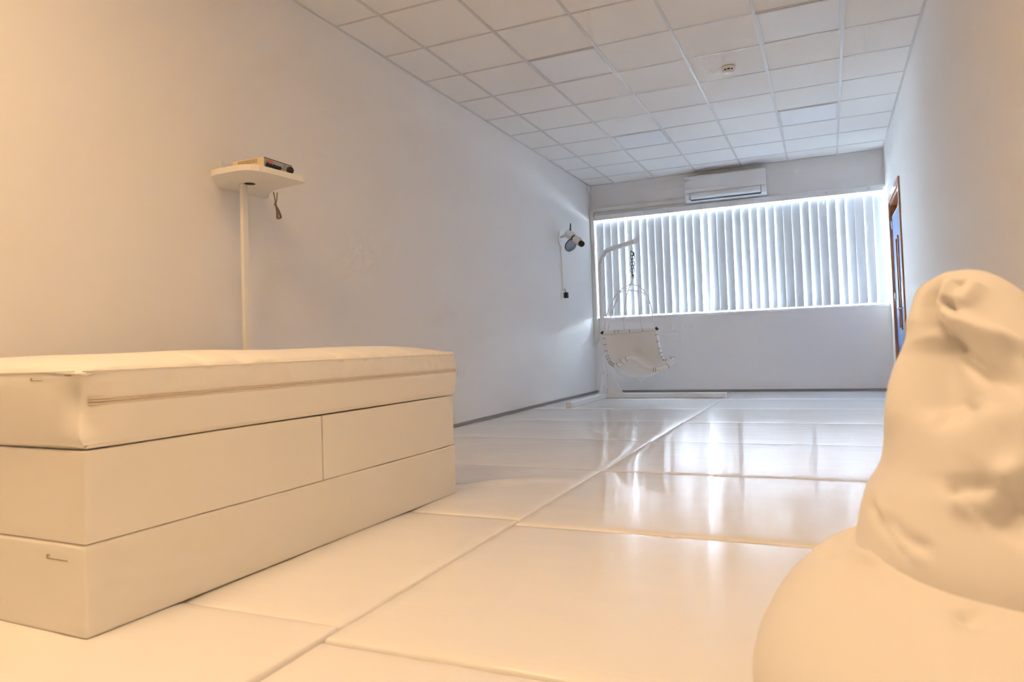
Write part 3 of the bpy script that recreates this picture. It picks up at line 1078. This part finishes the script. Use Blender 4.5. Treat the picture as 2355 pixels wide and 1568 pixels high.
# ================================================================ wall spotlight with colour wheel
sp = empty('wall_spotlight', 'small white projector spotlight with colour wheel on a left wall bracket', 'spotlight', (XL, 8.54, 2.11))
oval = [(.062 * math.cos(a), .098 * math.sin(a)) for a in [2 * math.pi * k / 28 for k in range(28)]]
MB().prism(oval, 0, 0, .014).build('wall_plate', M['pvc_white'], sp)
MB().lathe([(0, .004), (.006, .003), (.007, 0)], (.014, .01, -.03), (1, 0, 0), 10).build('screw', M['steel'], sp)
MB().tube(spline([(.012, 0, .015), (.07, -.03, .025), (.13, -.06, .03)], 5), [.016] * 10 + [.018], 10).build('arm', M['pvc'], sp)
A, B = Vector((.13, -.05, .05)), Vector((.40, -.20, -.155))
dr = (B - A).normalized()
def along(t):
    return A + dr * t
MB().lathe([(0, -.02), (.040, -.015), (.052, .0), (.054, .12), (.050, .135), (0, .136)], A, dr, 24).build('lamp_housing', M['pvc_white'], sp)
MB().lathe([(0, .134), (.040, .134), (.040, .168), (0, .168)], A, dr, 20).build('wheel_mount', M['black'], sp)
MB().lathe([(0, .166), (.048, .167), (.050, .18), (.050, .275), (.040, .285), (0, .285)], A, dr, 24).build('projector_barrel', M['pvc_white'], sp)
MB().lathe([(0, .283), (.028, .284), (.038, .292), (.038, .328), (.030, .332), (.024, .322), (0, .320)], A, dr, 22).build('lens_tube', M['black'], sp)
wn = dr
wc = along(.150) + Vector((-.045, -.02, -.085))
MB().lathe([(0, -.004), (.082, -.004), (.082, .004), (0, .004)], wc, wn, 32).build('colour_wheel', M['lens'], sp)
MB().lathe([(.080, -.006), (.088, -.006), (.088, .006), (.080, .006)], wc, wn, 32).build('wheel_rim', M['black'], sp)
q = along(.05) + Vector((0, 0, .05))
MB().tube([q, q + Vector((.01, 0, .012)), q + Vector((.018, -.005, .10))], [.014, .012, .007], 8).build('tilt_handle', M['black'], sp)
q = along(.30) + Vector((0, 0, .035))
MB().tube([q, q + Vector((-.01, 0, .04))], .004, 6).build('focus_screw', M['black'], sp)
st_ = empty('mini_trunking', 'thin white cable trunking dropping from the wall spotlight', 'trunking', (XL, 8.555, 1.42))
MB().bevel_box(0, .016, -.012, .012, 0, .595, .002).build('channel', M['pvc'], st_)
ss = plate('wall_socket', 'white wall socket below the spotlight holding a black plug', 'socket', (XL, 8.565, 1.355), (1, 0, 0), .147, .088, .012, 1)
pg = empty('power_plug', 'black power adaptor plugged into the socket below the spotlight', 'plug', (XL + .0135, 8.605, 1.365))
MB().bevel_box(0, .05, -.028, .028, -.035, .040, .006).build('plug_body', M['black'], pg)
MB().tube(spline([(.02, 0, .038), (.022, -.005, .06), (.012, -.04, .085)], 4), .004, 6).build('plug_cable', M['black'], pg)

# ================================================================ swing stand
sw = empty('swing_stand', 'white tubular steel swing stand with an angled arm', 'swing stand', (-2.735, 8.83, 0))
PX, PY = -2.735, 8.83


def L(p):
    return (p[0] - PX, p[1] - PY, p[2])


R_ = .031
MB().bevel_box(-.035, 1.545, -.035, .035, .003, .066, .006).build('base_bar', M['paint_white'], sw)
MB().bevel_box(-.035, .035, -1.40, -.035, .003, .066, .006).build('base_bar', M['paint_white'], sw)
MB().tube([(0, 0, .066), (0, 0, .42)], .036, 16).build('post_sleeve', M['paint_white'], sw)
post = [(0, 0, .06), (0, 0, .9), (0, 0, 1.70), (.012, -.01, 1.785), (.05, -.036, 1.865), (.105, -.075, 1.915), (.17, -.13, 1.932), (.40, -.31, 1.944), (.62, -.51, 1.955)]
MB().tube(spline(post, 6), R_, 16).build('post_and_arm', M['paint_white'], sw)
MB().prism([(.03, .066), (.25, .066), (.035, .40)], 1, -.004, .004).build('gusset', M['paint_white'], sw)
g = MB()
g.prism([(-.03, .066), (-.25, .066), (-.035, .40)], 0, -.004, .004)
g.build('gusset', M['paint_white'], sw)
for z in (.14, .33):
    MB().lathe([(0, .006), (.010, .005), (.011, 0)], (0, -.036, z), (0, -1, 0), 10).build('bolt', M['chrome'], sw)
    MB().lathe([(0, .006), (.010, .005), (.011, 0)], (.036, 0, z - .03), (1, 0, 0), 10).build('bolt', M['chrome'], sw)
MB().lathe([(0, .004), (.034, .004), (.034, 0)], (1.545, 0, .035), (1, 0, 0), 16).build('end_cap', M['pvc_white'], sw)
AE = Vector((.553, -.452, 1.952 - .03))          # hang point in stand coordinates
MB().tube(spline([AE + Vector((0, 0, .02)), AE + Vector((0, 0, -.02)), AE + Vector((.012, 0, -.05)), AE + Vector((0, 0, -.075)), AE + Vector((-.012, 0, -.055))], 5), .0045, 6).build('eye_hook', M['paint_white'], sw)

# chain
HX, HY = PX + AE.x, PY + AE.y
HZ = AE.z - .101
ch = empty('hanging_chain', 'dark steel link chain between the stand arm and hanging chair', 'chain', (HX, HY, HZ))


def link_path(c, turn, hl=.026, hw=.013):
    pts = []
    for k in range(14):
        a = 2 * math.pi * k / 14
        r = Vector((hw * math.cos(a), 0, hl * math.sin(a)))
        pts.append(Vector(c) + Matrix.Rotation(turn, 3, 'Z') @ r)
    return pts


nl = 0
for sx, n_ in ((-.012, 7), (.014, 6)):
    for k in range(n_):
        x = sx + .004 * math.sin(k * 1.7 + sx * 90)
        MB().tube(link_path((x, 0, -.012 - k * .0415), (0.35 if k % 2 else 1.9)), .0042, 6, True).build('chain_link', M['steel'], ch)
MB().tube(spline([(-.014, 0, .02), (.004, 0, .012), (.022, 0, .0), (.022, 0, -.03), (.002, 0, -.034)], 4), .007, 6).build('shackle', M['steel'], ch)
MB().tube(spline([(.006, 0, -.262), (-.010, 0, -.292), (.0, 0, -.318), (.012, 0, -.30), (.008, 0, -.268)], 5), .006, 6).build('shackle', M['steel'], ch)

# ================================================================ hanging chair
hc = empty('hanging_chair', 'white canvas hanging chair on a wire frame, laced with brown cord', 'chair', (-2.18, 8.36, .25))
HO = Vector((-2.18, 8.36, .25))


def H(lst):
    return [Vector(p) - HO for p in lst]


top = Vector((HX + .002, HY, HZ - .30)) - HO
arch = H([(-2.630, 8.55, 0.862), (-2.582, 8.53, 1.074), (-2.474, 8.48, 1.259), (-2.34, 8.42, 1.384), (-2.222, 8.38, 1.428), (-2.118, 8.42, 1.402), (-2.039, 8.48, 1.298), (-2.005, 8.52, 1.153), (-1.984, 8.54, 0.991), (-1.972, 8.55, 0.872)])
rod2 = H([(-2.584, 8.56, 0.865), (-2.523, 8.5, 1.042), (-2.436, 8.44, 1.217), (-2.346, 8.42, 1.380)])
rod3 = [top] + H([(-2.181, 8.37, 1.504), (-2.219, 8.38, 1.427), (-2.277, 8.4, 1.298), (-2.334, 8.48, 1.115), (-2.368, 8.565, 0.862)])
rod4 = H([(-2.129, 8.42, 1.403), (-2.143, 8.46, 1.185), (-2.143, 8.52, 0.998), (-2.134, 8.565, 0.866)])
hoop = H([(-2.482, 8.47, 1.26), (-2.392, 8.4, 1.332), (-2.263, 8.38, 1.357), (-2.176, 8.37, 1.355), (-2.079, 8.40, 1.326), (-2.022, 8.49, 1.262)])
for r_ in (arch, rod2, rod3, rod4, hoop):
    MB().tube(spline(r_, 8), .0062, 8).build('frame_rod', M['paint_white'], hc)
G = [[(-2.641, 8.56, 0.849), (-2.471, 8.57, 0.859), (-2.301, 8.57, 0.863), (-2.133, 8.57, 0.868), (-1.966, 8.56, 0.872)],
     [(-2.623, 8.54, 0.704), (-2.48, 8.58, 0.71), (-2.315, 8.6, 0.716), (-2.131, 8.58, 0.715), (-1.941, 8.54, 0.72)],
     [(-2.581, 8.48, 0.567), (-2.464, 8.54, 0.535), (-2.301, 8.56, 0.508), (-2.101, 8.54, 0.525), (-1.895, 8.48, 0.575)],
     [(-2.508, 8.34, 0.488), (-2.384, 8.34, 0.388), (-2.222, 8.34, 0.322), (-2.032, 8.34, 0.356), (-1.815, 8.34, 0.488)],
     [(-2.434, 8.2, 0.459), (-2.289, 8.14, 0.396), (-2.138, 8.12, 0.321), (-1.928, 8.12, 0.329), (-1.702, 8.18, 0.526)],
     [(-2.357, 8.08, 0.441), (-2.145, 8.0, 0.537), (-1.953, 7.96, 0.418), (-1.772, 7.94, 0.4), (-1.641, 8.0, 0.495)]]
G = [H(r) for r in G]
cols = [spline([G[i][j] for i in range(6)], 7) for j in range(5)]
rows = [spline([cols[j][i] for j in range(5)], 7) for i in range(len(cols[0]))]
cv = MB()
cv.grid(rows)
canvas = cv.build('canvas_sling', M['canvas'], hc, fix=False)
so = canvas.modifiers.new('thickness', 'SOLIDIFY')
so.thickness = .006
so.offset = 0
# padded rim: top tube, sides, front
left_e = [r[0] for r in rows]
right_e = [r[-1] for r in rows]
MB().tube(rows[0], .019, 10).build('top_tube', M['canvas'], hc)
MB().tube(rows[-1], .026, 10).build('front_rim', M['canvas'], hc)
MB().tube(left_e, .017, 10).build('side_rim', M['canvas'], hc)
MB().tube(right_e, .017, 10).build('side_rim', M['canvas'], hc)
for e, s in ((rows[0][0], -1), (rows[0][-1], 1)):
    MB().tube([e + Vector((s * .002, -.006, .022)), e + Vector((s * .024, -.010, -.008))], [.014, .022], 8).build('tube_end', M['black'], hc)


def laces(path, ids, rad, tilt):
    for k in ids:
        k = min(max(k, 1), len(path) - 2)
        t_ = (path[k + 1] - path[k - 1]).normalized()
        a = t_.cross(Vector((0, -1, .2))).normalized()
        c = path[k]
        b = a.cross(t_)
        pts = []
        for q_ in range(10):
            w_ = 2 * math.pi * q_ / 10
            pts.append(c + (a * math.cos(w_) + b * math.sin(w_)) * rad + t_ * tilt * math.sin(w_))
        MB().tube(pts, .0028, 5, True).build('lace', M['lace'], hc)


laces(left_e, [3, 7, 11, 15, 18], .019, .008)
laces(left_e, range(21, 35, 2), .018, .006)
laces(rows[-1], range(1, 7, 2), .027, .006)
laces(right_e, [3, 7, 11, 14, 17, 20, 23, 27, 31], .019, .008)
laces(rows[-1], [17, 18, 24], .027, .012)
laces(rows[0], [6, 8, 14, 21], .021, .003)
under = H([(-2.388, 8.2, 0.395), (-2.309, 8.2, 0.318), (-2.202, 8.2, 0.300), (-2.16, 8.2, 0.286), (-2.098, 8.2, 0.249), (-2.054, 8.2, 0.270), (-1.963, 8.1, 0.330), (-1.871, 8.0, 0.385)])
under2 = H([(-2.46, 8.35, 0.42), (-2.395, 8.35, 0.324), (-2.254, 8.35, 0.280), (-2.091, 8.35, 0.280), (-1.972, 8.35, 0.328), (-1.86, 8.35, 0.44)])
for r_ in (under, under2):
    MB().tube(spline(r_, 8), .006, 8).build('frame_rod', M['paint_white'], hc)
